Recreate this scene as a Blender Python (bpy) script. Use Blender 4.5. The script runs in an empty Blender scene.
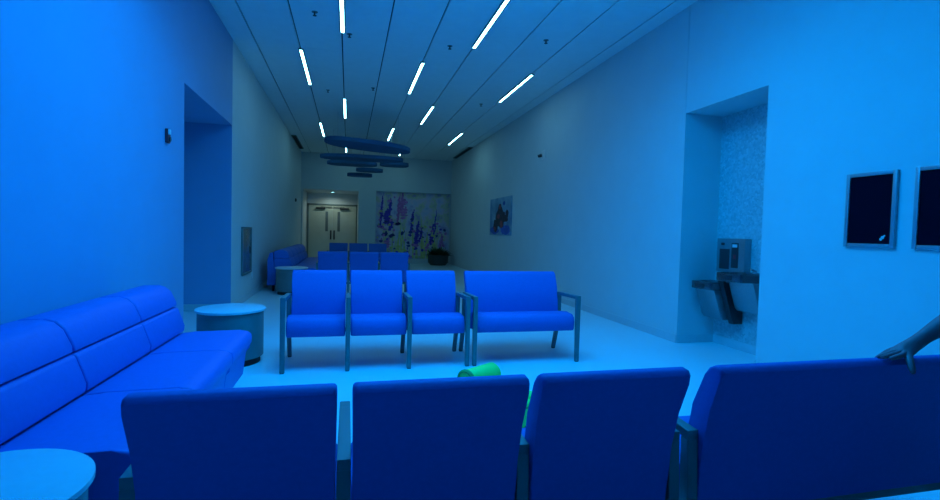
import bpy, bmesh, math, random
from mathutils import Vector, Matrix
random.seed(7)
PI = math.pi
S = bpy.context.scene
COL = S.collection

# ---------------------------------------------------------------- camera
def camera():
    f, yaw, pitch, roll = 491.145, 0.243409, 0.0372520, 0.0259585
    cy, sy = math.cos(yaw), math.sin(yaw)
    fw = Vector((sy*math.cos(pitch), cy*math.cos(pitch), -math.sin(pitch)))
    r0 = Vector((cy, -sy, 0)); u0 = r0.cross(fw)
    r = r0*math.cos(roll) + u0*math.sin(roll)
    u = -r0*math.sin(roll) + u0*math.cos(roll)
    cam = bpy.data.cameras.new('camera'); o = bpy.data.objects.new('camera', cam); COL.objects.link(o)
    cam.sensor_width = 36.0; cam.lens = f*36.0/940.0; cam.clip_start = 0.02; cam.clip_end = 100
    m = Matrix((r, u, -fw)).transposed().to_4x4(); m.translation = Vector((0, 0, 1.25))
    o.matrix_world = m
    S.camera = o
camera()

# ---------------------------------------------------------------- world, exposure, large lights
w = bpy.data.worlds.new('world'); S.world = w; w.use_nodes = True
w.node_tree.nodes['Background'].inputs[0].default_value = (0.02, 0.06, 0.12, 1)
w.node_tree.nodes['Background'].inputs[1].default_value = 0.3
S.view_settings.view_transform = 'Standard'
S.view_settings.look = 'None'
S.view_settings.gamma = 1.0
S.view_settings.use_curve_mapping = False
S.view_settings.exposure = 0.0

def area(name, loc, size, size_y, power, color, rot=(0, 0, 0), spread=PI):
    l = bpy.data.lights.new(name, 'AREA'); l.shape = 'RECTANGLE'; l.size = size; l.size_y = size_y
    l.energy = power; l.color = color; l.spread = spread
    o = bpy.data.objects.new(name, l); COL.objects.link(o); o.location = loc; o.rotation_euler = rot
    return o
BLUE = (0.0, 0.34, 1.0)
# the blue light fixture of the near half of the lobby, overhead
area('blue_light', (0.70, 3.6, 3.60), 2.6, 1.9, 112, BLUE, spread=math.radians(165))
area('ceiling_fill', (0.95, 3.3, 3.25), 2.6, 1.6, 118, BLUE, rot=(PI, 0, 0), spread=math.radians(155))  # added upward fill that brightens the ceiling, not a fixture of the lobby

# ---------------------------------------------------------------- materials
def mat(name, color, rough=0.6, metal=0.0, emit=None, estr=0.0, noise=0.0, nscale=20, bump=0.0, bscale=200, spec=0.5, coat=0.0):
    m = bpy.data.materials.new(name); m.use_nodes = True
    nt = m.node_tree; b = nt.nodes['Principled BSDF']
    b.inputs['Base Color'].default_value = (*color, 1)
    b.inputs['Roughness'].default_value = rough
    b.inputs['Metallic'].default_value = metal
    b.inputs['Specular IOR Level'].default_value = spec
    b.inputs['Coat Weight'].default_value = coat
    tc = nt.nodes.new('ShaderNodeTexCoord')
    if noise:
        n = nt.nodes.new('ShaderNodeTexNoise'); n.inputs['Scale'].default_value = nscale; n.inputs['Detail'].default_value = 4
        r = nt.nodes.new('ShaderNodeValToRGB')
        r.color_ramp.elements[0].position = 0.3; r.color_ramp.elements[1].position = 0.7
        r.color_ramp.elements[0].color = (*[c*(1-noise) for c in color], 1)
        r.color_ramp.elements[1].color = (*[min(1, c*(1+noise)) for c in color], 1)
        nt.links.new(tc.outputs['Object'], n.inputs['Vector'])
        nt.links.new(n.outputs['Fac'], r.inputs['Fac']); nt.links.new(r.outputs['Color'], b.inputs['Base Color'])
    if bump:
        n2 = nt.nodes.new('ShaderNodeTexNoise'); n2.inputs['Scale'].default_value = bscale
        bp = nt.nodes.new('ShaderNodeBump'); bp.inputs['Strength'].default_value = bump; bp.inputs['Distance'].default_value = 0.002
        nt.links.new(tc.outputs['Object'], n2.inputs['Vector'])
        nt.links.new(n2.outputs['Fac'], bp.inputs['Height']); nt.links.new(bp.outputs['Normal'], b.inputs['Normal'])
    if emit:
        b.inputs['Emission Color'].default_value = (*emit, 1); b.inputs['Emission Strength'].default_value = estr
    return m

M = {}
M['wall_blue'] = mat('wall_blue_paint', (0.22, 0.37, 0.60), 0.7, noise=0.02, nscale=3, bump=0.1)
M['wall_pale'] = mat('wall_pale_paint', (0.60, 0.66, 0.68), 0.7, noise=0.02, nscale=3, bump=0.1)
M['ceiling'] = mat('ceiling_panel', (0.78, 0.84, 0.85), 0.85, noise=0.02, nscale=8)
M['gap'] = mat('ceiling_gap', (0.04, 0.045, 0.05), 0.9, noise=0.05)
M['base'] = mat('baseboard_vinyl', (0.56, 0.62, 0.65), 0.5, noise=0.02)
M['fabric'] = mat('blue_upholstery', (0.02, 0.135, 0.48), 0.65, noise=0.04, nscale=60, bump=0.12, bscale=500, spec=0.3)
M['sofa'] = mat('blue_sofa_vinyl', (0.02, 0.15, 0.56), 0.5, noise=0.03, nscale=40, bump=0.08, bscale=300, spec=0.35)
M['seam'] = mat('dark_seam', (0.01, 0.02, 0.12), 0.8, noise=0.05)
M['frame'] = mat('grey_green_metal', (0.14, 0.20, 0.20), 0.45, metal=0.2, noise=0.04)
M['foot'] = mat('black_rubber', (0.02, 0.02, 0.02), 0.8, noise=0.05)
M['laminate'] = mat('pale_laminate', (0.60, 0.68, 0.74), 0.35, noise=0.02, nscale=30)
M['drum'] = mat('dark_laminate', (0.16, 0.20, 0.20), 0.4, noise=0.06, nscale=12)
M['steel'] = mat('brushed_steel', (0.34, 0.38, 0.40), 0.35, metal=0.75, noise=0.06, nscale=40)
M['steel_dark'] = mat('dark_steel', (0.16, 0.18, 0.19), 0.25, metal=0.8, noise=0.06, nscale=40)
M['dark_plastic'] = mat('dark_plastic', (0.03, 0.035, 0.04), 0.4, noise=0.05)
M['alu'] = mat('aluminium', (0.40, 0.44, 0.47), 0.35, metal=0.6, noise=0.03)
M['screen'] = mat('dark_poster', (0.002, 0.002, 0.012), 0.7, noise=0.1, spec=0.05)
M['mark'] = mat('pale_mark', (0.5, 0.7, 0.7), 0.5, noise=0.05)
M['white'] = mat('white_plastic', (0.75, 0.78, 0.8), 0.4, noise=0.02)
M['red'] = mat('red_plastic', (0.5, 0.04, 0.05), 0.4, noise=0.05)
M['baffle'] = mat('blue_felt', (0.02, 0.12, 0.26), 0.95, noise=0.06, nscale=30)
M['door'] = mat('door_laminate', (0.50, 0.54, 0.46), 0.5, noise=0.03, nscale=6)
M['glass_dark'] = mat('dark_glass', (0.16, 0.20, 0.20), 0.15, noise=0.02)
M['green'] = mat('lime_green_vinyl', (0.04, 0.95, 0.16), 0.5, noise=0.03)
M['green_dark'] = mat('green_seam', (0.01, 0.40, 0.08), 0.6, noise=0.03)
M['planter'] = mat('dark_planter', (0.03, 0.05, 0.05), 0.6, noise=0.1)
M['leaf'] = mat('dark_leaf', (0.02, 0.07, 0.03), 0.6, noise=0.2)
M['skin'] = mat('skin', (0.80, 0.17, 0.19), 0.55, noise=0.05, nscale=30)
M['shirt'] = mat('dark_shirt', (0.03, 0.035, 0.06), 0.85, noise=0.1)
M['trousers'] = mat('dark_trousers', (0.02, 0.02, 0.03), 0.85, noise=0.1)
M['hair'] = mat('dark_hair', (0.02, 0.015, 0.01), 0.6, noise=0.2, nscale=80)
M['eye'] = mat('eye_white', (0.8, 0.8, 0.8), 0.3, noise=0.02)
M['diffuser'] = mat('lit_diffuser', (0.9, 0.9, 0.9), 0.5, emit=(0.31, 0.85, 1.0), estr=15.5)

def floor_mat():
    m = mat('floor_tile', (0.70, 0.76, 0.78), 0.28, spec=0.35); nt = m.node_tree; b = nt.nodes['Principled BSDF']
    tc = nt.nodes.new('ShaderNodeTexCoord'); mp = nt.nodes.new('ShaderNodeMapping')
    mp.inputs['Location'].default_value = (0.3, 0.06, 0)
    br = nt.nodes.new('ShaderNodeTexBrick')
    br.inputs['Color1'].default_value = (0.58, 0.80, 0.86, 1); br.inputs['Color2'].default_value = (0.59, 0.81, 0.87, 1)
    br.inputs['Mortar'].default_value = (0.52, 0.73, 0.79, 1)
    br.inputs['Scale'].default_value = 1; br.inputs['Mortar Size'].default_value = 0.002
    br.inputs['Brick Width'].default_value = 1.22; br.inputs['Row Height'].default_value = 0.61
    br.offset = 0.5
    nz = nt.nodes.new('ShaderNodeTexNoise'); nz.inputs['Scale'].default_value = 4
    mr = nt.nodes.new('ShaderNodeMapRange'); mr.inputs['To Min'].default_value = 0.30; mr.inputs['To Max'].default_value = 0.32
    nt.links.new(tc.outputs['Object'], mp.inputs['Vector']); nt.links.new(mp.outputs['Vector'], br.inputs['Vector'])
    nt.links.new(br.outputs['Color'], b.inputs['Base Color'])
    nt.links.new(tc.outputs['Object'], nz.inputs['Vector']); nt.links.new(nz.outputs['Fac'], mr.inputs['Value'])
    nt.links.new(mr.outputs['Result'], b.inputs['Roughness'])
    return m
M['floor'] = floor_mat()

def mosaic_mat():
    m = mat('niche_mosaic', (0.4, 0.5, 0.5), 0.3); nt = m.node_tree; b = nt.nodes['Principled BSDF']
    tc = nt.nodes.new('ShaderNodeTexCoord')
    v = nt.nodes.new('ShaderNodeTexVoronoi'); v.inputs['Scale'].default_value = 45
    r = nt.nodes.new('ShaderNodeValToRGB')
    r.color_ramp.elements[0].color = (0.34, 0.44, 0.46, 1); r.color_ramp.elements[1].color = (0.58, 0.68, 0.70, 1)
    nt.links.new(tc.outputs['Object'], v.inputs['Vector']); nt.links.new(v.outputs['Color'], r.inputs['Fac'])
    nt.links.new(r.outputs['Color'], b.inputs['Base Color'])
    return m
M['mosaic'] = mosaic_mat()

def cloudy(name, stops, scale, rough=0.6):
    m = mat(name, (0.5, 0.5, 0.5), rough); nt = m.node_tree; b = nt.nodes['Principled BSDF']
    tc = nt.nodes.new('ShaderNodeTexCoord'); n = nt.nodes.new('ShaderNodeTexNoise'); n.inputs['Scale'].default_value = scale
    n.inputs['Detail'].default_value = 3
    r = nt.nodes.new('ShaderNodeValToRGB'); cr = r.color_ramp
    cr.elements[0].position = stops[0][0]; cr.elements[0].color = (*stops[0][1], 1)
    cr.elements[1].position = stops[-1][0]; cr.elements[1].color = (*stops[-1][1], 1)
    for p, c in stops[1:-1]:
        e = cr.elements.new(p); e.color = (*c, 1)
    nt.links.new(tc.outputs['Object'], n.inputs['Vector']); nt.links.new(n.outputs['Fac'], r.inputs['Fac'])
    nt.links.new(r.outputs['Color'], b.inputs['Base Color'])
    return m
M['mural'] = cloudy('mural_print', [(0.32, (0.36, 0.28, 0.60)), (0.44, (0.52, 0.56, 0.72)), (0.52, (0.66, 0.56, 0.70)), (0.60, (0.56, 0.60, 0.40)), (0.68, (0.40, 0.36, 0.56))], 2.6)
M['violet'] = mat('violet_print', (0.10, 0.05, 0.50), 0.6, noise=0.3, nscale=12)
M['pink'] = mat('pink_print', (0.50, 0.18, 0.50), 0.6, noise=0.3, nscale=12)
M['yellow'] = mat('yellow_green_print', (0.55, 0.58, 0.22), 0.6, noise=0.25, nscale=12)
M['navy'] = mat('navy_print', (0.03, 0.04, 0.22), 0.6, noise=0.3, nscale=12)
M['pic_sky'] = cloudy('picture_print', [(0.35, (0.10, 0.25, 0.42)), (0.65, (0.25, 0.45, 0.58))], 3.0)
M['pic_dark'] = mat('picture_dark', (0.04, 0.03, 0.05), 0.6, noise=0.4, nscale=10)
M['pic_red'] = mat('picture_red', (0.30, 0.06, 0.08), 0.6, noise=0.3, nscale=10)
M['pic_blue'] = mat('picture_blue', (0.03, 0.10, 0.45), 0.6, noise=0.3, nscale=10)

# ---------------------------------------------------------------- mesh helpers
def build(name, bm, mats, parent=None, smooth=35, loc=None):
    me = bpy.data.meshes.new(name)
    bmesh.ops.recalc_face_normals(bm, faces=bm.faces[:])
    bm.to_mesh(me); bm.free()
    for m in (mats if isinstance(mats, (list, tuple)) else [mats]): me.materials.append(M[m])
    if smooth:
        me.shade_smooth(); me.set_sharp_from_angle(angle=math.radians(smooth))
    o = bpy.data.objects.new(name, me); COL.objects.link(o)
    if parent: o.parent = parent
    if loc: o.location = loc
    return o

def box(bm, x0, x1, y0, y1, z0, z1, bevel=0, seg=2, mi=0):
    t = bmesh.new()
    vs = [t.verts.new((x, y, z)) for x in (x0, x1) for y in (y0, y1) for z in (z0, z1)]
    for f in ((0, 1, 3, 2), (4, 6, 7, 5), (0, 4, 5, 1), (2, 3, 7, 6), (0, 2, 6, 4), (1, 5, 7, 3)):
        t.faces.new([vs[i] for i in f])
    if bevel: bmesh.ops.bevel(t, geom=t.edges[:], offset=bevel, segments=seg, profile=0.6, affect='EDGES')
    merge(bm, t, mi); return bm

def merge(bm, t, mi=0, mtx=None):
    if mtx: bmesh.ops.transform(t, matrix=mtx, verts=t.verts[:])
    bmesh.ops.recalc_face_normals(t, faces=t.faces[:])
    mp = {}
    for v in t.verts: mp[v] = bm.verts.new(v.co)
    for f in t.faces:
        nf = bm.faces.new([mp[v] for v in f.verts]); nf.material_index = mi
    t.free()

def prism(bm, prof, a0, a1, axis='x', bevel=0, seg=3, mi=0):
    """closed profile [(p,q)] extruded along axis: x -> (y,z); y -> (x,z); z -> (x,y)"""
    t = bmesh.new()
    def P(a, p, q): return (a, p, q) if axis == 'x' else (p, a, q) if axis == 'y' else (p, q, a)
    A = [t.verts.new(P(a0, *p)) for p in prof]; B = [t.verts.new(P(a1, *p)) for p in prof]
    n = len(prof)
    fa = t.faces.new(A); fb = t.faces.new(B[::-1])
    for i in range(n): t.faces.new((A[i], B[i], B[(i+1) % n], A[(i+1) % n]))
    if bevel:
        es = list(fa.edges) + list(fb.edges)
        bmesh.ops.bevel(t, geom=es, offset=bevel, segments=seg, profile=0.6, affect='EDGES')
    merge(bm, t, mi); return bm

def lathe(bm, prof, cx=0, cy=0, n=48, mi=0, mtx=None):
    t = bmesh.new(); rings = []
    for r, z in prof:
        if r < 1e-6: rings.append([t.verts.new((cx, cy, z))])
        else: rings.append([t.verts.new((cx+r*math.cos(2*PI*k/n), cy+r*math.sin(2*PI*k/n), z)) for k in range(n)])
    for a, b in zip(rings, rings[1:]):
        for k in range(n):
            k2 = (k+1) % n
            if len(a) == 1 and len(b) == 1: continue
            if len(a) == 1: t.faces.new((a[0], b[k], b[k2]))
            elif len(b) == 1: t.faces.new((a[k], a[k2], b[0]))
            else: t.faces.new((a[k], a[k2], b[k2], b[k]))
    merge(bm, t, mi, mtx); return bm

def tube(bm, p0, p1, r0, r1=None, n=12, mi=0):
    r1 = r0 if r1 is None else r1
    p0 = Vector(p0); p1 = Vector(p1); d = p1-p0
    q = d.to_track_quat('Z', 'Y').to_matrix().to_4x4(); q.translation = p0
    L = d.length
    return lathe(bm, [(0, 0), (r0, 0), (r1, L), (0, L)], n=n, mi=mi, mtx=q)

def smooth_loop(pts, k=2):
    for _ in range(k):
        out = []
        for i in range(len(pts)):
            a = pts[i]; b = pts[(i+1) % len(pts)]
            out += [(a[0]*.75+b[0]*.25, a[1]*.75+b[1]*.25), (a[0]*.25+b[0]*.75, a[1]*.25+b[1]*.75)]
        pts = out
    return pts

def tag(o, label=None, cat=None, group=None, kind=None):
    if label: o['label'] = label
    if cat: o['category'] = cat
    if group: o['group'] = group
    if kind: o['kind'] = kind
    return o

def thing(name, label, cat, loc=(0, 0, 0), rz=0, group=None):
    o = bpy.data.objects.new(name, None); COL.objects.link(o); o.empty_display_size = 0.1
    o.location = loc; o.rotation_euler = (0, 0, rz)
    return tag(o, label, cat, group)

def dup(root, loc, rz, label, group=None):
    def cp(o, parent):
        c = o.copy(); COL.objects.link(c); c.parent = parent
        for ch in [x for x in kids if x.parent == o]: cp(ch, c)
        return c
    kids = [x for x in list(COL.objects) if x.parent]
    r = cp(root, None); r.location = loc; r.rotation_euler = (0, 0, rz); r['label'] = label
    if group: r['group'] = group
    return r

def struct(name, bm, mats, smooth=0):
    return tag(build(name, bm, mats, smooth=smooth), kind='structure')

# ---------------------------------------------------------------- the room
XL, XR, H, YB, YF = -1.657, 3.784, 3.924, 18.47, -3.0
T = 0.15
RY0, RY1, RZ = 5.66, 7.80, 2.70          # opening in the left wall
NY0, NY1, NZ, ND = 3.84, 5.00, 2.69, 0.50  # niche in the right wall
DX0, DX1, DZ, DY = -1.60, 0.34, 2.63, 20.3   # door alcove
MX0, MX1, MZ = 0.97, 3.784, 2.66

struct('floor', box(bmesh.new(), XL-1.6, XR+0.8, YF-T, DY+T, -0.1, 0), 'floor')

bm = bmesh.new()
box(bm, XL-T, XL, YF, RY0, 0, H, mi=0)
box(bm, XL-T, XL, RY0, RY1, RZ, H, mi=0)
box(bm, XL-T, XL, RY1, YB, 0, H, mi=1)
struct('wall_left', bm, ['wall_blue', 'wall_pale'])
bm = bmesh.new()                            # side passage behind the opening
box(bm, XL-1.5, XL-T, RY1, RY1+T, 0, RZ+T)
box(bm, XL-1.5, XL-T, RY0-T, RY0, 0, RZ+T)
box(bm, XL-1.5, XL-T, RY0, RY1, RZ, RZ+T)
box(bm, XL-1.5-T, XL-1.5, RY0-T, RY1+T, 0, RZ+T)
box(bm, XL-T-.002, XL-.002, RY1-.004, RY1, 0, RZ)
struct('wall_passage', bm, 'wall_blue')

bm = bmesh.new()
box(bm, XR, XR+T, YF, NY0, 0, H)
box(bm, XR, XR+T, NY0, NY1, NZ, H)
box(bm, XR, XR+T, NY1, YB, 0, H)
box(bm, XR+T, XR+ND, NY0-T, NY0, 0, NZ+T)
box(bm, XR+T, XR+ND, NY1, NY1+T, 0, NZ+T)
box(bm, XR+T, XR+ND, NY0, NY1, NZ, NZ+T)
struct('wall_right', bm, 'wall_pale')
struct('wall_niche', box(bmesh.new(), XR+ND, XR+ND+T, NY0-T, NY1+T, 0, NZ+T), 'mosaic')

bm = bmesh.new()
box(bm, XL-T, DX0, YB, YB+T, 0, H)
box(bm, DX0, DX1, YB, YB+T, DZ, H)
box(bm, DX1, MX0, YB, YB+T, 0, H)
box(bm, MX0, XR+T, YB, YB+T, MZ, H)
box(bm, MX0, XR+T, YB+T, YB+2*T, 0, MZ+T)
box(bm, DX1, DX1+T, YB+T, DY, 0, DZ+T)
box(bm, DX0-T, DX0, YB+T, DY, 0, DZ+T)
box(bm, DX0, DX1, YB+T, DY, DZ, DZ+T)
box(bm, DX0-T, DX1+T, DY, DY+T, 0, DZ+T)
struct('wall_back', bm, 'wall_pale')
struct('wall_front', box(bmesh.new(), XL-T, XR+T, YF-T, YF, 0, H), 'drum')

# ceiling planks with open dark joints between them
JX = [-1.35, -0.74, -0.13, 0.48, 1.10, 1.715, 2.33, 2.945, 3.56]
bm = bmesh.new()
edges = [XL] + JX + [XR]
for a, b in zip(edges, edges[1:]):
    x0 = a + (0.009 if a != XL else 0); x1 = b - (0.009 if b != XR else 0)
    y = YF
    k = 0
    while y < YB:
        y1 = min(y + 2.62, YB)
        if k == 0: y1 = -0.06
        box(bm, x0, x1, y+0.0015, y1-0.0015, H, H+0.03, mi=0)
        y = y1; k += 1
box(bm, XL-T, XR+T, YF-T, YB+T, H+0.05, H+0.15, mi=1)
box(bm, XL-T, XL, YF-T, YB+T, H, H+0.05, mi=1); box(bm, XR, XR+T, YF-T, YB+T, H, H+0.05, mi=1)
struct('ceiling', bm, ['ceiling', 'gap'])

# skirting
BH, BT = 0.10, 0.012
def skirt(name, runs):
    b = bmesh.new()
    for r in runs: box(b, *r, 0, BH, bevel=0.003, seg=1)
    struct(name, b, 'base')
skirt('baseboard_left', [(XL, XL+BT, YF, RY0), (XL, XL+BT, RY1, YB)])
skirt('baseboard_right', [(XR-BT, XR, YF, NY0), (XR-BT, XR, NY1, YB), (XR, XR+ND, NY1-BT, NY1), (XR+ND-BT, XR+ND, NY0, NY1-BT)])
skirt('baseboard_back', [(DX1, MX0, YB-BT, YB), (MX0, XR-BT, YB+T-BT, YB+T)])
skirt('baseboard_passage', [(XL-1.5, XL-T, RY1-BT, RY1-.004)])
# control joint in the plaster above the niche's far edge
struct('trim_1', box(bmesh.new(), XR-0.004, XR, NY1+0.0, NY1+0.012, NZ, H), 'base')

# double door at the end of the alcove
def door_leaf(n, x0, x1, handle_x, lite_x):
    d = tag(build('door_%d' % n, box(bmesh.new(), x0, x1, DY-0.06, DY, 0.01, 2.14, bevel=0.003), 'door'), kind='structure')
    b = bmesh.new(); box(b, lite_x-0.05, lite_x+0.05, DY-0.066, DY-0.058, 1.12, 1.90, bevel=0.002)
    build('vision_panel', b, 'glass_dark', d)
    b = bmesh.new(); box(b, handle_x-0.03, handle_x+0.03, DY-0.075, DY-0.055, 0.80, 1.16, bevel=0.004)
    tube(b, (handle_x, DY-0.13, 0.86), (handle_x, DY-0.13, 1.10), 0.012)
    tube(b, (handle_x, DY-0.13, 0.88), (handle_x, DY-0.06, 0.88), 0.008); tube(b, (handle_x, DY-0.13, 1.08), (handle_x, DY-0.06, 1.08), 0.008)
    build('door_handle', b, 'dark_plastic', d)
    s = 1 if handle_x > (x0+x1)/2 else -1
    b = bmesh.new(); cx = (x0+x1)/2
    box(b, cx-0.17, cx+0.17, DY-0.13, DY-0.06, 1.99, 2.06, bevel=0.006)
    box(b, min(cx, cx+s*0.42), max(cx, cx+s*0.42), DY-0.11, DY-0.09, 2.07, 2.09)
    build('door_closer', b, 'dark_plastic', d)
door_leaf(1, -1.52, -0.625, -0.68, -0.84)
door_leaf(2, -0.615, 0.28, -0.55, -0.38)
bm = bmesh.new()
box(bm, -1.58, -1.52, DY-0.08, DY, 0, 2.2); box(bm, 0.28, 0.335, DY-0.08, DY, 0, 2.2); box(bm, -1.58, 0.335, DY-0.08, DY, 2.145, 2.2)
struct('trim_2', bm, 'frame')

# mural in its shallow recess: printed flowers on one board
bm = bmesh.new()
MY = YB+T-0.03
box(bm, MX0+0.01, XR-0.03, MY, YB+T, 0.16, MZ-0.01)
def spike(x, z0, z1, wd, mi, yy):
    z = z0; n = max(3, int((z1-z0)/0.07))
    for k in range(n):
        t = k/(n-1.0); ww = wd*(0.35+0.9*math.sin(PI*min(1, 0.15+t*0.85)))*random.uniform(.7, 1.2)
        cx = x+random.uniform(-.02, .02)+0.08*t*(1 if mi else -.4); cz = z0+(z1-z0)*t
        pts = []
        for a in range(7):
            an = 2*PI*a/7; pts.append((cx+ww*math.cos(an)*random.uniform(.7, 1.2), yy, cz+0.055*math.sin(an)*random.uniform(.7, 1.3)))
        f = bm.faces.new([bm.verts.new(p) for p in pts]); f.material_index = mi
def stalk(x, z0, z1, wd, lean, mi, yy):
    pts = [(x-wd, yy, z0), (x+wd, yy, z0), (x+lean+wd*.3, yy, z1), (x+lean-wd*.3, yy, z1)]
    f = bm.faces.new([bm.verts.new(p) for p in pts]); f.material_index = mi
yy = MY-0.002
for k in range(46):
    x = random.uniform(1.05, 3.6); z0 = random.uniform(0.2, 0.9); yy -= 0.00015
    if x < 1.9 and random.random() < .5: continue
    stalk(x, 0.18, z0+random.uniform(.3, 1.0), random.uniform(.015, .05), random.uniform(-.15, .2), 3, yy)
for x, z0, z1, wd, mi in [(1.16, 1.45, 2.55, .05, 1), (1.32, 1.5, 2.0, .11, 1), (1.44, 1.45, 2.4, .08, 1), (1.50, 1.25, 1.6, .10, 1), (1.78, 1.5, 2.6, .06, 2), (1.90, 1.9, 2.6, .10, 2),
                          (2.30, 1.25, 2.0, .06, 1), (2.26, 1.05, 1.3, .07, 4), (2.48, .55, 1.55, .09, 1), (2.62, .85, 1.3, .07, 1), (3.05, .75, 1.4, .08, 1), (3.18, 1.1, 2.0, .03, 1), (3.42, .6, 1.1, .08, 2),
                          (1.3, 1.05, 1.15, .12, 4), (1.55, 1.0, 1.08, .10, 4), (1.95, 1.1, 1.2, .08, 4), (1.75, 1.45, 1.5, .12, 4), (2.1, .3, .55, .09, 1), (1.35, .5, .9, .15, 2), (2.9, 0.5, 0.8, .08, 2), (2.0, 1.7, 2.1, .12, 2)]:
    yy -= 0.00015; spike(x, z0, z1, wd, mi, yy)
for k in range(120):
    x = random.uniform(1.05, 3.65); z = random.uniform(0.22, 1.5) if k % 3 else random.uniform(1.2, 2.5)
    if x > 2.2 and z > 1.7: continue
    yy -= 0.00008; r = random.uniform(.025, .075); mi = random.choice([1, 2, 2, 3, 3, 4])
    f = bm.faces.new([bm.verts.new((x+r*math.cos(2*PI*a/7)*random.uniform(.6, 1.4), yy, z+r*.8*math.sin(2*PI*a/7)*random.uniform(.6, 1.4))) for a in range(7)]); f.material_index = mi
tag(build('wall_mural', bm, ['mural', 'violet', 'pink', 'yellow', 'navy'], smooth=0), 'large wall mural of violet flower spikes on a pale ground at far end', 'mural')

# ---------------------------------------------------------------- seats
def post_profile():
    # local: seat faces -y.  front leg with arm on top, rear leg bowed backwards
    return None

def arm_frame(root, x, wd=0.039, d=0.0):
    h = wd/2; e = d*0.56; ro = 0.036 if d else 0.0
    b = bmesh.new()
    prism(b, [(-0.318, 0.006), (-0.290, 0.006), (-0.272, 0.610-d), (-0.272, 0.648-d), (-0.320, 0.648-d), (-0.320, 0.60-d)], x-h, x+h, 'x', bevel=0.004, seg=2)
    l1 = build('leg', b, 'frame', root)
    build('foot_glide', box(bmesh.new(), x-h*.8, x+h*.8, -0.318, -0.290, 0.0, 0.008), 'foot', l1)
    b = bmesh.new()
    prism(b, [(0.252, 0.006), (0.280, 0.006), (0.178+ro, 0.33), (0.168+ro, 0.60-e), (0.128+ro, 0.60-e), (0.132+ro, 0.33)], x-h, x+h, 'x', bevel=0.004, seg=2)
    l2 = build('leg', b, 'frame', root)
    build('foot_glide', box(bmesh.new(), x-h*.8, x+h*.8, 0.252, 0.280, 0.0, 0.008), 'foot', l2)
    b = bmesh.new()
    prism(b, [(-0.271, 0.613-d), (-0.271, 0.648-d), (0.10, 0.637-e), (0.168+ro, 0.632-e), (0.168+ro, 0.601-e), (0.10, 0.604-e)], x-h, x+h, 'x', bevel=0.004, seg=2)
    build('armrest', b, 'frame', root)

BACK = [(0.112, 0.34), (0.115, 0.45), (0.128, 0.56), (0.165, 0.68), (0.222, 0.80), (0.236, 0.828), (0.262, 0.842), (0.290, 0.838), (0.300, 0.822),
        (0.288, 0.79), (0.248, 0.68), (0.222, 0.56), (0.210, 0.45), (0.205, 0.30), (0.19, 0.292), (0.118, 0.31)]
SEAT = [(-0.262, 0.300), (-0.278, 0.318), (-0.284, 0.385), (-0.272, 0.435), (-0.235, 0.460), (-0.10, 0.464), (0.05, 0.445), (0.110, 0.432), (0.110, 0.300), (0.0, 0.296)]
def make_bench(name, label, cat, spans, posts, loc, rz=0, group=None, dz=0.0, da=0.0):
    t = thing(name, label, cat, loc, rz, group)
    for x in posts: arm_frame(t, x, d=da)
    for a, b in spans:
        s = prism(bmesh.new(), SEAT, a+0.002, b-0.002, 'x', bevel=0.018, seg=3); build('seat', s, 'fabric', t, smooth=50)
        s = prism(bmesh.new(), [(p, q if q < .5 else q-dz*(q-.5)/.34) for p, q in BACK], a-0.001, b+0.001, 'x', bevel=0.013, seg=3)
        for v in s.verts:
            k_ = min(1, max(0, (0.80-v.co.z)/0.22))*0.005
            v.co.x += k_ if v.co.x < (a+b)/2 else -k_
        build('backrest', s, 'fabric', t, smooth=50)
    x0, x1 = min(p for p in posts), max(p for p in posts)
    b = bmesh.new(); box(b, x0+0.021, x1-0.021, 0.150, 0.184, 0.255, 0.291, bevel=0.003)
    build('rail', b, 'frame', t)
    return t
P3 = [-0.81, -0.27, 0.27, 0.81]
S3 = [(-0.789, -0.291), (-0.249, 0.249), (0.291, 0.789)]
P2 = [-0.52, 0.52]; S2 = [(-0.501, 0.501)]
bench = make_bench('three_seat_bench', 'blue three-seat waiting bench facing the camera, nearest such row, left of the wide seat', 'bench', S3, P3, (0.28, 4.70, 0), 0, None)
love = make_bench('loveseat', 'wide blue two-person seat with a grey arm at each end, facing the camera', 'loveseat', S2, P2, (1.68, 4.70, 0))
make_bench('three_seat_bench', 'blue three-seat bench in the foreground with its dark backs to the camera', 'bench', S3, P3, (0.268, 1.615, 0), PI, None, 0.008, 0.066)
P4 = [-0.64, 0.64]; S4 = [(-0.619, 0.619)]
make_bench('loveseat', 'wide blue seat at the lower right, back to camera, with a hand resting on it', 'loveseat', S4, P4, (1.79, 1.615, 0), PI, None, 0.008, 0.066)
dup(bench, (0.28, 9.22, 0), PI, 'middle-distance blue three-seat bench, just behind the bright front-facing bench')
dup(bench, (0.28, 14.0, 0), 0, 'farthest blue three-seat bench, small and dark, nearest the double doors')

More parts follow.
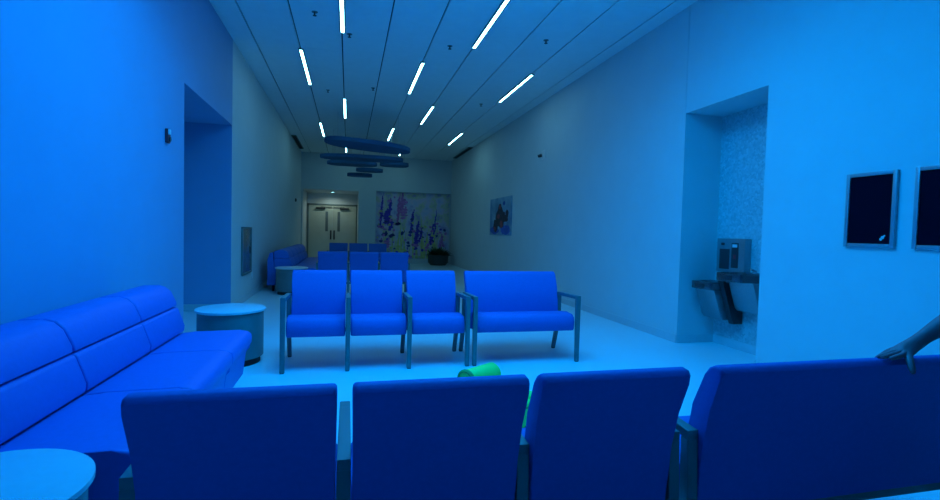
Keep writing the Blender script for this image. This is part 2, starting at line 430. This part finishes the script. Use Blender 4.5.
# banquette sofas along the left wall
def make_sofa(name, label, y0, joints, y1):
    # joints listed from y0 (near end) to y1 (far end); local origin at the near end on the floor
    t = thing(name, label, 'sofa', (0, y0, 0))
    ys = [0] + [j-y0 for j in joints] + [y1-y0]
    seat = [(-1.19, 0.30), (-1.19, 0.445), (-1.10, 0.452), (-0.79, 0.458), (-0.735, 0.450), (-0.708, 0.430), (-0.703, 0.40), (-0.705, 0.365), (-0.735, 0.325), (-0.745, 0.29), (-0.765, 0.12), (-1.15, 0.12)]
    low = [(-1.19, 0.455), (-1.172, 0.462), (-1.168, 0.50), (-1.208, 0.618), (-1.216, 0.632), (-1.24, 0.640), (-1.50, 0.640), (-1.50, 0.455)]
    up = [(-1.50, 0.643), (-1.24, 0.643), (-1.221, 0.650), (-1.222, 0.675), (-1.258, 0.755), (-1.295, 0.790), (-1.34, 0.803), (-1.44, 0.800), (-1.50, 0.775)]
    for a, b in zip(ys, ys[1:]):
        build('seat_cushion', prism(bmesh.new(), seat, a+0.003, b-0.003, 'y', bevel=0.014, seg=3), 'sofa', t, smooth=50)
        build('lower_back', prism(bmesh.new(), low, a+0.003, b-0.003, 'y', bevel=0.012, seg=3), 'sofa', t, smooth=50)
        build('upper_back', prism(bmesh.new(), up, a+0.003, b-0.003, 'y', bevel=0.016, seg=3), 'sofa', t, smooth=50)
    L = y1-y0
    b = bmesh.new()
    prism(b, [(-1.62, 0.12), (-1.20, 0.12), (-1.20, 0.44), (-1.51, 0.46), (-1.51, 0.76), (-1.58, 0.74), (-1.62, 0.62)], 0.006, L-0.006, 'y', bevel=0.01)
    build('base', b, 'sofa', t)
    for y in (0.10, L-0.10):
        for x in (-0.90, -1.52):
            build('leg', tube(bmesh.new(), (x, y, 0), (x, y, 0.122), 0.020, 0.026), 'foot', t)
    return t
make_sofa('sofa', 'long bright blue sofa along the left wall in the foreground', 1.92, [2.62, 3.38], 4.03)
make_sofa('sofa', 'dark blue sofa far down the left wall beside the doors', 10.05, [10.81, 11.57, 12.33, 13.09], 13.85).location.x = 0.12

# drum side tables
def make_table(label, loc):
    t = thing('side_table', label, 'table', loc, 0)
    b = bmesh.new(); lathe(b, [(0, 0.474), (0.288, 0.474), (0.295, 0.479), (0.295, 0.495), (0.280, 0.500), (0, 0.500)], n=64)
    build('table_top', b, 'laminate', t)
    b = bmesh.new(); lathe(b, [(0, 0.060), (0.274, 0.060), (0.277, 0.064), (0.277, 0.474), (0, 0.474)], n=64)
    build('drum', b, 'drum', t)
    b = bmesh.new(); lathe(b, [(0, 0), (0.250, 0), (0.250, 0.060), (0, 0.060)], n=48)
    build('plinth', b, 'foot', t)
    return t
t0 = make_table('round drum table at the lower left corner, pale top nearest the camera', (-1.015, 1.60, 0))
dup(t0, (-1.03, 4.86, 0), 0, 'round drum table between the blue sofa end and the front-facing bench')
dup(t0, (-1.02, 9.72, 0), 0, 'small distant drum table in front of the far blue sofa')

# child's green foam armchair on the floor
def rodm(p0, p1):
    d = Vector(p1)-Vector(p0); q = d.to_track_quat('Z', 'Y').to_matrix().to_4x4(); q.translation = Vector(p0); return q, d.length
gt = thing('child_armchair', 'bright green child-size armchair on the floor behind the foreground bench', 'chair', (0.955, 3.0, 0), math.radians(35))
def bolster(b, p0, p1, r):
    q, L = rodm(p0, p1)
    lathe(b, [(0, 0.004), (r*.55, 0.0), (r*.86, 0.004), (r, 0.020), (r, L-0.020), (r*.86, L-0.004), (r*.55, L), (0, L-0.004)], n=40, mtx=q)
    return b
build('seat', box(bmesh.new(), -0.13, 0.13, -0.20, 0.10, 0.03, 0.185, bevel=0.02, seg=3), 'green', gt)
build('piping', box(bmesh.new(), -0.134, 0.134, -0.204, 0.10, 0.148, 0.162, bevel=0.006), 'green_dark', gt)
bk = build('backrest', box(bmesh.new(), -0.19, 0.19, 0.10, 0.20, 0.03, 0.27, bevel=0.03, seg=3), 'green', gt)
bo = build('bolster', bolster(bmesh.new(), (-0.15, 0.15, 0.285), (0.15, 0.15, 0.285), 0.072), 'green', gt)
b = bmesh.new(); q, L = rodm((-0.154, 0.15, 0.285), (-0.136, 0.15, 0.285)); lathe(b, [(0.058, 0), (0.068, -0.002), (0.077, 0.008), (0.077, 0.018), (0.058, 0.018)], n=40, mtx=q)
build('piping', b, 'green_dark', bo)
for s in (-1, 1):
    b = bmesh.new(); box(b, s*0.165-0.034, s*0.165+0.034, -0.20, 0.10, 0.03, 0.18, bevel=0.01)
    bolster(b, (s*0.165, -0.21, 0.175), (s*0.165, 0.10, 0.175), 0.045)
    build('armrest', b, 'green', gt)
for sx in (-1, 1):
    for sy in (-0.17, 0.16): build('foot', tube(bmesh.new(), (sx*0.14, sy, 0), (sx*0.14, sy, 0.032), 0.018), 'foot', gt)

# ---------------------------------------------------------------- drinking fountain in the niche
NXB = XR+ND
def fountain():
    t = thing('drinking_fountain', 'steel two-level drinking fountain with bottle filler in the wall niche', 'drinking fountain', (0, 0, 0))
    def unit(y0, y1, zt, xf, sx=0.07):
        b = bmesh.new()
        ym = (y0+y1)/2
        prism(b, smooth_loop([(xf, y0+.05), (xf, y1-.05), (xf+.06, y1), (NXB-.01, y1), (NXB-.01, y0), (xf+.06, y0)], 1), zt-0.085, zt, 'z', bevel=0.008)
        bas = build('basin', b, 'steel_dark', t)
        b = bmesh.new(); m = Matrix.Translation((xf+0.21, ym, zt+0.001)) @ Matrix.Diagonal((1, 1.05, 1, 1))
        lathe(b, [(0, -0.004), (0.10, 0.0), (0.135, 0.004), (0.14, 0.002)], n=32, mtx=m); build('bowl', b, 'dark_plastic', bas)
        b = bmesh.new(); tube(b, (NXB-0.13, ym-0.04, zt), (NXB-0.13, ym-0.04, zt+0.035), 0.022, 0.016); tube(b, (NXB-0.13, ym-0.04, zt+0.028), (NXB-0.18, ym-0.04, zt+0.05), 0.010)
        build('bubbler', b, 'alu', bas)
        b = bmesh.new(); box(b, xf-0.008, xf+0.004, ym-.07, ym+.07, zt-.065, zt-.02, bevel=0.003); build('push_bar', b, 'dark_plastic', bas)
        b = bmesh.new()
        prism(b, [(xf+sx, zt-0.086), (NXB-0.012, zt-0.086), (NXB-0.012, zt-0.42), (xf+sx+0.13, zt-0.42), (xf+sx+0.10, zt-0.39)], y0+0.03, y1-0.03, 'y', bevel=0.01)
        build('shroud', b, 'steel', t)
    unit(4.58, 4.94, 0.755, 3.87)
    unit(4.12, 4.52, 0.885, 3.84, 0.17)
    build('bracket', prism(bmesh.new(), [(3.98, .78), (4.02, .78), (NXB-.02, .45), (NXB-.02, .30), (4.15, .30), (4.11, .40)], 4.535, 4.605, 'y', bevel=0.004), 'dark_plastic', t)
    b = bmesh.new(); box(b, NXB-0.09, NXB-0.004, 4.47, 4.89, 0.865, 1.25, bevel=0.010)
    pl = build('bottle_filler', b, 'steel', t)
    x = NXB-0.094
    build('filling_recess', box(bmesh.new(), x, x+0.01, 4.69, 4.84, 0.90, 1.13, bevel=0.003), 'dark_plastic', pl)
    build('sensor', box(bmesh.new(), x, x+0.01, 4.77, 4.82, 1.17, 1.20, bevel=0.003), 'dark_plastic', pl)
    build('display_panel', box(bmesh.new(), x, x+0.01, 4.56, 4.66, 0.92, 1.20, bevel=0.003), 'dark_plastic', pl)
    build('indicator', box(bmesh.new(), x-.003, x+0.01, 4.575, 4.645, 1.15, 1.185), 'white', pl)
    build('label', box(bmesh.new(), x-.003, x+0.01, 4.59, 4.63, 1.02, 1.07), 'red', pl)
fountain()

# ---------------------------------------------------------------- wall mounted things
def poster(y0, y1, label, mark):
    t = thing('poster_frame', label, 'picture frame', (XR, (y0+y1)/2, 1.21), 0, None)
    w = (y1-y0)/2; hh = 0.56
    build('poster', box(bmesh.new(), -0.014, -0.002, -w+.02, w-.02, 0.02, hh-.02), 'screen', t)
    b = bmesh.new()
    for r in ((-w, -w+.028, 0, hh), (w-.028, w, 0, hh)): box(b, -0.026, -0.001, r[0], r[1], r[2], r[3], bevel=0.004)
    box(b, -0.026, -0.001, -w+.028, w-.028, 0, .028, bevel=0.004); box(b, -0.026, -0.001, -w+.028, w-.028, hh-.028, hh, bevel=0.004)
    build('frame', b, 'alu', t)
    if mark:
        b = bmesh.new()
        for (a, c, r) in ((-.10, .075, .012), (-.088, .062, .010), (-.112, .088, .007)):
            q, L = rodm((-0.016, a, c), (-0.0135, a, c)); lathe(b, [(0, 0), (r, 0), (r, L), (0, L)], n=12, mtx=q)
        build('emblem', b, 'mark', t)
poster(2.665, 3.03, 'dark framed poster on the right wall, nearer the fountain niche, whole frame visible', True)
poster(2.19, 2.55, 'dark framed poster at the right edge of the photo, cut off by it', False)

def picture():
    bm = bmesh.new(); x = XR-0.03
    box(bm, x, XR-0.001, 11.16, 12.95, 1.18, 2.14, bevel=0.004)
    def blob(cy, cz, ry, rz, mi, k):
        n = 14; xx = x-0.0006*(k+1)
        vs = [bm.verts.new((xx, cy+ry*math.cos(2*PI*i/n)*random.uniform(.8, 1.15), cz+rz*math.sin(2*PI*i/n)*random.uniform(.8, 1.15))) for i in range(n)]
        f = bm.faces.new(vs); f.material_index = mi
    for k, a in enumerate([(11.6, 1.32, .40, .12, 3), (12.5, 1.30, .40, .10, 3), (12.0, 1.62, .42, .26, 1), (12.05, 1.86, .16, .12, 1), (12.4, 1.42, .20, .18, 1), (11.65, 1.60, .30, .10, 1), (11.45, 1.72, .12, .10, 1),
                           (12.05, 1.90, .07, .06, 2), (12.15, 1.66, .12, .07, 2), (11.9, 1.46, .12, .10, 2), (11.7, 1.98, .10, .05, 3), (12.45, 1.35, .10, .05, 2)]):
        blob(*a, k)
    tag(build('wall_picture', bm, ['pic_sky', 'pic_dark', 'pic_red', 'pic_blue'], smooth=0), 'blue picture with a dark reddish shape on the far right wall', 'picture')
picture()

# recessed cabinet, socket, sensors
t = thing('wall_cabinet', 'slim dark recessed cabinet on the left wall past the opening', 'cabinet', (XL, 8.84, 0.45))
b = bmesh.new(); box(b, 0.001, 0.030, -0.38, -0.35, 0, 0.78, bevel=.003); box(b, 0.001, 0.030, 0.35, 0.38, 0, 0.78, bevel=.003)
box(b, 0.001, 0.030, -0.35, 0.35, 0, 0.03, bevel=.003); box(b, 0.001, 0.030, -0.35, 0.35, 0.75, 0.78, bevel=.003)
build('frame', b, 'frame', t)
build('door', box(bmesh.new(), 0.001, 0.014, -0.35, 0.35, 0.03, 0.75), 'glass_dark', t)
build('handle', box(bmesh.new(), 0.014, 0.030, 0.28, 0.31, 0.33, 0.45, bevel=.004), 'dark_plastic', t)
t = thing('wall_socket', 'small pale socket plate low on left wall below the recessed cabinet', 'socket', (XL, 9.40, 0.32))
build('plate', box(bmesh.new(), 0.001, 0.010, -0.04, 0.04, 0, 0.12, bevel=.003), 'white', t)
for z in (0.03, 0.07): build('outlet', box(bmesh.new(), 0.009, 0.013, -0.016, 0.016, z, z+.024, bevel=.003), 'base', t)
t = thing('fire_alarm', 'small dark red fire alarm strobe high on the near left wall', 'alarm', (XL, 5.14, 2.0))
build('housing', box(bmesh.new(), 0.001, 0.03, -0.035, 0.035, 0, 0.13, bevel=.008), 'red', t)
build('strobe', box(bmesh.new(), 0.02, 0.045, -0.032, 0.005, 0.075, 0.125, bevel=.010), 'white', t)
build('horn', tube(bmesh.new(), (0.03, 0, 0.035), (0.04, 0, 0.035), 0.022, n=20), 'dark_plastic', t)
t = thing('wall_sensor', 'tiny dark sensor high on the left wall close to the doors', 'sensor', (XL, 16.5, 2.06))
build('body', box(bmesh.new(), 0.001, 0.04, -0.06, 0.06, 0, 0.10, bevel=.008), 'dark_plastic', t)
build('lens', tube(bmesh.new(), (0.04, 0, 0.05), (0.05, 0, 0.05), 0.02, n=16), 'foot', t)
t = thing('security_camera', 'small security camera on a white plate high on the right wall', 'security camera', (XR, 9.33, 2.76))
build('plate', box(bmesh.new(), -0.016, -0.001, -0.12, 0.06, -0.02, 0.16, bevel=.004), 'white', t)
build('lens_housing', tube(bmesh.new(), (-0.016, 0.03, 0.07), (-0.09, 0.06, 0.05), 0.034, 0.028, n=20), 'dark_plastic', t)

# ---------------------------------------------------------------- ceiling fixtures
ROWA = (-0.735, 1.105, 2.95); ROWB = (-0.12, 1.72)
lights = []
for y0 in (-2.5, 2.62, 7.87, 13.12):
    for x in ROWA: lights.append((x, y0, 1.82))
for y0 in (0.0, 5.2, 10.53):
    for x in ROWB: lights.append((x, y0, 1.80))
for x in ROWB: lights.append((x, 16.7, 1.1))
words = {-0.735: 'leftmost line', 1.105: 'middle line', 2.95: 'rightmost line', -0.12: 'second line from left', 1.72: 'second line from right'}
dist = {7.87: 'nearest in view', 13.12: 'farther', 5.2: 'nearest, cut by the frame', 10.53: 'middle', 16.7: 'beyond the blue discs'}
base_l = {}
for x, y0, L in lights:
    if y0 < 5: continue    # outside the frame: those lamps are not modelled
    lab = 'lit white ceiling strip lamp on the %s, %s' % (words[x], dist[y0])
    if L in base_l:
        dup(base_l[L], (x, y0, H), 0, lab, 'strip lamps in the ceiling joints'); continue
    t = thing('ceiling_light', lab, 'ceiling light', (x, y0, H), 0, 'strip lamps in the ceiling joints')
    b = bmesh.new()
    box(b, -0.036, -0.021, 0, L, -0.022, 0.02); box(b, 0.021, 0.036, 0, L, -0.022, 0.02); box(b, -0.021, 0.021, 0, L, 0.0, 0.02)
    box(b, -0.036, 0.036, -0.01, 0, -0.022, 0.02); box(b, -0.036, 0.036, L, L+0.01, -0.022, 0.02)
    build('housing', b, 'frame', t, smooth=0)
    build('diffuser', box(bmesh.new(), -0.0205, 0.0205, 0.002, L-0.002, -0.024, -0.002, bevel=0.005), 'diffuser', t)
    base_l[L] = t

spr = None
for i, (x, y, lab) in enumerate([(-0.45, 6.5, 'small ceiling sprinkler near the top left strip lamps'), (-0.03, 7.08, 'tiny ceiling sprinkler at the end of the second lamp line'),
                  (-0.43, 10.03, 'ceiling sprinkler past the end of the leftmost near lamp'), (0.41, 9.6, 'ceiling sprinkler midway between the left and middle lamp lines'),
                  (1.38, 7.08, 'ceiling sprinkler between the middle and second right lamp lines'), (2.61, 6.46, 'ceiling sprinkler on the right side, nearest the camera'),
                  (2.65, 10.04, 'ceiling sprinkler on the right side, beyond the near right lamp')]):
    if spr: dup(spr, (x, y, H), 0, lab, 'ceiling sprinklers'); continue
    spr = thing('sprinkler', lab, 'sprinkler', (x, y, H), 0, 'ceiling sprinklers')
    b = bmesh.new(); lathe(b, [(0, -0.006), (0.034, -0.006), (0.038, 0.0), (0, 0.0)], n=24); build('escutcheon', b, 'frame', spr)
    b = bmesh.new(); lathe(b, [(0, -0.045), (0.024, -0.045), (0.024, -0.041), (0.008, -0.038), (0.009, -0.006), (0, -0.006)], n=20); build('nozzle', b, 'dark_plastic', spr)

for x0, x1, y0, y1, lab in ((XL+.004, XL+0.14, 15.2, 17.6, 'dark air slot in the ceiling along the left wall'), (XR-0.14, XR-.004, 15.2, 17.6, 'dark air slot in the ceiling along the right wall')):
    t = thing('air_vent', lab, 'vent', ((x0+x1)/2, y0, H))
    w2 = (x1-x0)/2; L = y1-y0
    b = bmesh.new(); box(b, -w2, -w2+.012, 0, L, -0.03, -.001); box(b, w2-.012, w2, 0, L, -0.03, -.001); box(b, -w2+.012, w2-.012, 0, .012, -.03, -.001); box(b, -w2+.012, w2-.012, L-.012, L, -.03, -.001)
    build('frame', b, 'frame', t, smooth=0)
    b = bmesh.new(); box(b, -w2+.012, w2-.012, .012, L-.012, -0.010, -.001); box(b, -.004, .004, .012, L-.012, -0.028, -.010)
    build('slot', b, 'gap', t, smooth=0)

# hanging felt discs
discs = [(0.41, 11.75, 3.19, 0.98, 0.58, -3, 'uppermost and nearest of the hanging blue discs'),
         (0.34, 13.9, 3.19, 1.12, 0.40, -2, 'long hanging blue disc directly beneath the nearest one'),
         (0.08, 15.0, 3.17, 0.72, 0.38, -4, 'left one of the two overlapping hanging blue discs'),
         (1.28, 14.70, 3.17, 0.42, 0.34, 4, 'right one of the two overlapping hanging blue discs'),
         (0.62, 15.95, 3.11, 0.42, 0.30, 0, 'small hanging blue disc, second lowest of the cluster'),
         (0.33, 16.50, 3.00, 0.40, 0.30, 0, 'small hanging blue disc, lowest and farthest of the cluster')]
for x, y, z, rx, ry, rot, lab in discs:
    t = thing('hanging_baffle', lab, 'ceiling baffle', (x, y, z), math.radians(rot), None)
    n = 48; prof = [(rx*math.copysign(abs(math.cos(2*PI*k/n))**.8, math.cos(2*PI*k/n)), ry*math.copysign(abs(math.sin(2*PI*k/n))**.8, math.sin(2*PI*k/n))) for k in range(n)]
    build('disc', prism(bmesh.new(), prof, -0.045, 0.045, 'z', bevel=0.02), 'baffle', t)
    if lab.startswith('upper'): t.children[0].rotation_euler.y = math.radians(4.2)
    for s in (-1, 1):
        build('cable', tube(bmesh.new(), (s*rx*.7, 0, 0.055), (s*rx*.7, 0, H-z), 0.003, n=6), 'alu', t)

# planter in front of the mural
t = thing('planter', 'dark low planter with dense foliage in the far right corner', 'planter', (3.20, 17.7, 0))
build('pot', lathe(bmesh.new(), [(0, 0), (0.28, 0), (0.36, 0.10), (0.38, 0.34), (0.35, 0.38), (0.32, 0.38), (0.32, 0.34), (0, 0.34)], n=36), 'planter', t)
b = bmesh.new()
for k in range(420):
    a = random.uniform(0, 2*PI); e = random.uniform(0.1, 1.45); L = random.uniform(.18, .40)
    d = Vector((math.cos(a)*math.cos(e), math.sin(a)*math.cos(e), math.sin(e))); s = d.cross(Vector((0, 0, 1))).normalized()*random.uniform(.02, .035)
    p = Vector((math.cos(a)*.24*random.random(), math.sin(a)*.24*random.random(), 0.34))
    vs = [p, p+d*L*.5+s, p+d*L-Vector((0, 0, .03)), p+d*L*.5-s]
    b.faces.new([b.verts.new(v) for v in vs])
fo = build('foliage', b, 'leaf', t)

# downlight over the far doors
t = thing('downlight', 'small round downlight in the alcove over the double doors', 'ceiling light', (-0.62, DY-0.62, DZ))
build('trim_ring', lathe(bmesh.new(), [(0.05, -0.006), (0.075, -0.006), (0.08, -0.001), (0.05, -0.001)], n=32), 'white', t)
build('lens', lathe(bmesh.new(), [(0, -0.004), (0.05, -0.004), (0.05, -0.001), (0, -0.001)], n=32), 'diffuser', t)
l = bpy.data.lights.new('downlight_lamp', 'SPOT'); l.energy = 16; l.spot_size = math.radians(165); l.spot_blend = 0.6; l.color = (0.80, 1.0, 0.88); l.shadow_soft_size = 0.05
o = bpy.data.objects.new('lamp', l); COL.objects.link(o); o.parent = t; o.location = (0, 0, -0.02)

# ---------------------------------------------------------------- person leaning a hand on the wide seat
def skin_obj(name, verts, edges, radii, material, parent=None, levels=2, root=0):
    me = bpy.data.meshes.new(name); me.from_pydata([Vector(v) for v in verts], edges, []); me.materials.append(M[material])
    o = bpy.data.objects.new(name, me); COL.objects.link(o)
    sm = o.modifiers.new('skin', 'SKIN'); sm.use_smooth_shade = True; sm.branch_smoothing = 0.3
    lay = me.skin_vertices[0] if me.skin_vertices else None
    if lay is None:
        bpy.context.view_layer.objects.active = o
    for i, r in enumerate(radii):
        rr = r if isinstance(r, tuple) else (r, r)
        me.skin_vertices[0].data[i].radius = rr
        me.skin_vertices[0].data[i].use_root = (i == root)
    ss = o.modifiers.new('sub', 'SUBSURF'); ss.levels = levels; ss.render_levels = levels
    if parent: o.parent = parent
    return o

class Sk:
    def __init__(s): s.v = []; s.e = []; s.r = []
    def add(s, p, r, par=None):
        s.v.append(p); s.r.append(r); i = len(s.v)-1
        if par is not None: s.e.append((par, i))
        return i
    def chain(s, par, pts):
        for p, r in pts: par = s.add(p, r, par)
        return par

# coordinates are world coordinates; the figure faces -x, its right side is +y
px, py = 2.50, 0.98
k = Sk()
HZ = 0.010
pel = k.add((px+.04, py, .95), (.125, .105))
wst = k.add((px+.02, py, 1.04), (.125, .105), pel)
chs = k.add((px-.01, py, 1.22), (.14, .11), wst)
nb = k.add((px-.02, py, 1.37), (.07, .06), chs)
nk = k.add((px-.03, py, 1.44), .05, nb)
jw = k.add((px-.055, py, 1.50), (.062, .072), nk)
hd = k.add((px-.055, py, 1.58), (.078, .098), jw)
k.add((px-.045, py, 1.64), (.062, .078), hd)
# right arm to the seat back
sh = k.add((px-.03, py+.13, 1.325), .055, chs)
WR = (2.03, 1.315, .905+HZ)
en = k.chain(sh, [((px-.09, py+.20, 1.24), .048), ((px-.20, py+.27, 1.09), .041), ((px-.24, py+.29, 1.045), .040), ((2.17, 1.290, 1.00), .042), ((2.09, 1.305, .950), .036), (WR, .026), ((1.995, 1.322, .876+HZ), (.021, .030))])
palm = k.add((1.955, 1.330, .852+HZ), (.016, .036), en)
# fingers lie along the top of the back pointing -x, draped to the far side
for dy, dl, cz in ((-.026, 0.0, .0), (-.006, .010, .0), (.014, .004, -.004), (.033, -.012, -.012)):
    k.chain(palm, [((1.925, 1.332+dy, .845+HZ+cz*.5), .0105), ((1.898-dl*.5, 1.334+dy, .838+HZ+cz), .0095), ((1.878-dl, 1.334+dy, .834+HZ+cz), .0085), ((1.861-dl*1.3, 1.335+dy, .830+HZ+cz*1.3), .0065)])
# thumb down the camera side of the back
k.chain(palm, [((1.935, 1.300, .842+HZ), .014), ((1.915, 1.280, .822+HZ), .012), ((1.908, 1.268, .802+HZ), .0105), ((1.905, 1.262, .785+HZ), .0085)])
# left arm hanging
shl = k.add((px-.01, py-.15, 1.325), .055, chs)
eh = k.chain(shl, [((px+.0, py-.21, 1.22), .048), ((px+.02, py-.235, 1.05), .041), ((px-.01, py-.24, .90), .035), ((px-.04, py-.235, .80), .026), ((px-.05, py-.23, .755), (.018, .034))])
for dx, dl in ((-.03, 0), (-.01, -.012), (.01, -.006), (.028, .012)):
    k.chain(eh, [((px-.05+dx, py-.232, .715), .0105), ((px-.052+dx*1.1, py-.226, .682+dl*.5), .0095), ((px-.055+dx*1.1, py-.214, .655+dl), .008)])
k.chain(eh, [((px-.085, py-.222, .735), .013), ((px-.098, py-.21, .705), .011), ((px-.10, py-.20, .682), .009)])
# legs
for s in (-1, 1):
    k.chain(pel, [((px+.04, py+s*.09, .84), .085), ((px+.01, py+s*.095, .66), .070), ((px-.01, py+s*.10, .47), .052), ((px+.01, py+s*.10, .30), .050), ((px+.03, py+s*.10, .10), .034), ((px+.0, py+s*.10, .05), .034), ((px-.10, py+s*.105, .035), (.030, .022))])
person = skin_obj('person', k.v, k.e, k.r, 'skin')
tag(person, 'person in dark clothes at the right edge, bare forearm and hand on the wide seat', 'person')
# clothing
c = Sk(); a = c.add((px+.035, py, .79), (.165, .132)); a1 = c.add((px+.03, py, .93), (.168, .130), a); a2 = c.add((px+.02, py, 1.06), (.155, .122), a1); a3 = c.add((px-.01, py, 1.22), (.165, .125), a2); c.add((px-.015, py, 1.37), (.088, .075), a3)
c.chain(a3, [((px-.02, py+.135, 1.325), .072), ((px-.10, py+.21, 1.225), .062), ((px-.155, py+.24, 1.155), .058)])
c.chain(a3, [((px-.01, py-.155, 1.325), .072), ((px+.0, py-.215, 1.21), .062), ((px+.01, py-.230, 1.10), .058)])
skin_obj('shirt', c.v, c.e, c.r, 'shirt', person)
for s in (-1, 1):
    c = Sk(); a = c.add((px+.04, py+s*.055, .96), (.115, .095))
    c.chain(a, [((px+.04, py+s*.075, .84), (.108, .090)), ((px+.01, py+s*.095, .66), .085), ((px-.01, py+s*.10, .47), .068), ((px+.01, py+s*.10, .30), .062), ((px+.03, py+s*.10, .075), .058), ((px+.03, py+s*.10, .045), .056)])
    skin_obj('trouser_leg', c.v, c.e, c.r, 'trousers', person)
for s in (-1, 1):
    b = bmesh.new(); prof = [(px+.085, .0), (px+.09, .06), (px+.05, .10), (px-.02, .09), (px-.12, .055), (px-.165, .03), (px-.165, .0)]
    prism(b, prof, py+s*.10-.045, py+s*.10+.045, 'y', bevel=.012); build('shoe', b, 'dark_plastic', person)
def ball(b, c, r, n=16, sc=(1, 1, 1)):
    m = Matrix.Translation(c) @ Matrix.Diagonal((*sc, 1))
    lathe(b, [(r*math.sin(PI*i/10), -r*math.cos(PI*i/10)) for i in range(11)], n=n, mtx=m); return b
b = bmesh.new(); ball(b, (px-.02, py, 1.625), .092, 24, (1.0, .86, .85)); ball(b, (px+.025, py, 1.56), .075, 24, (.8, .95, 1.3)); build('hair', b, 'hair', person, smooth=80)
for s in (-1, 1):
    b = bmesh.new(); ball(b, (px-.128, py+s*.030, 1.575), .013); build('eye', b, 'eye', person, smooth=80)
    b = bmesh.new(); ball(b, (px-.045, py+s*.078, 1.565), .028, 14, (.7, .3, 1.1)); build('ear', b, 'skin', person, smooth=80)
b = bmesh.new(); ball(b, (px-.142, py, 1.553), .016, 14, (1.0, .8, 1.5)); build('nose', b, 'skin', person, smooth=80)
b = bmesh.new(); ball(b, (px-.128, py, 1.518), .020, 14, (.5, 1.1, .35)); build('mouth', b, 'red', person, smooth=80)
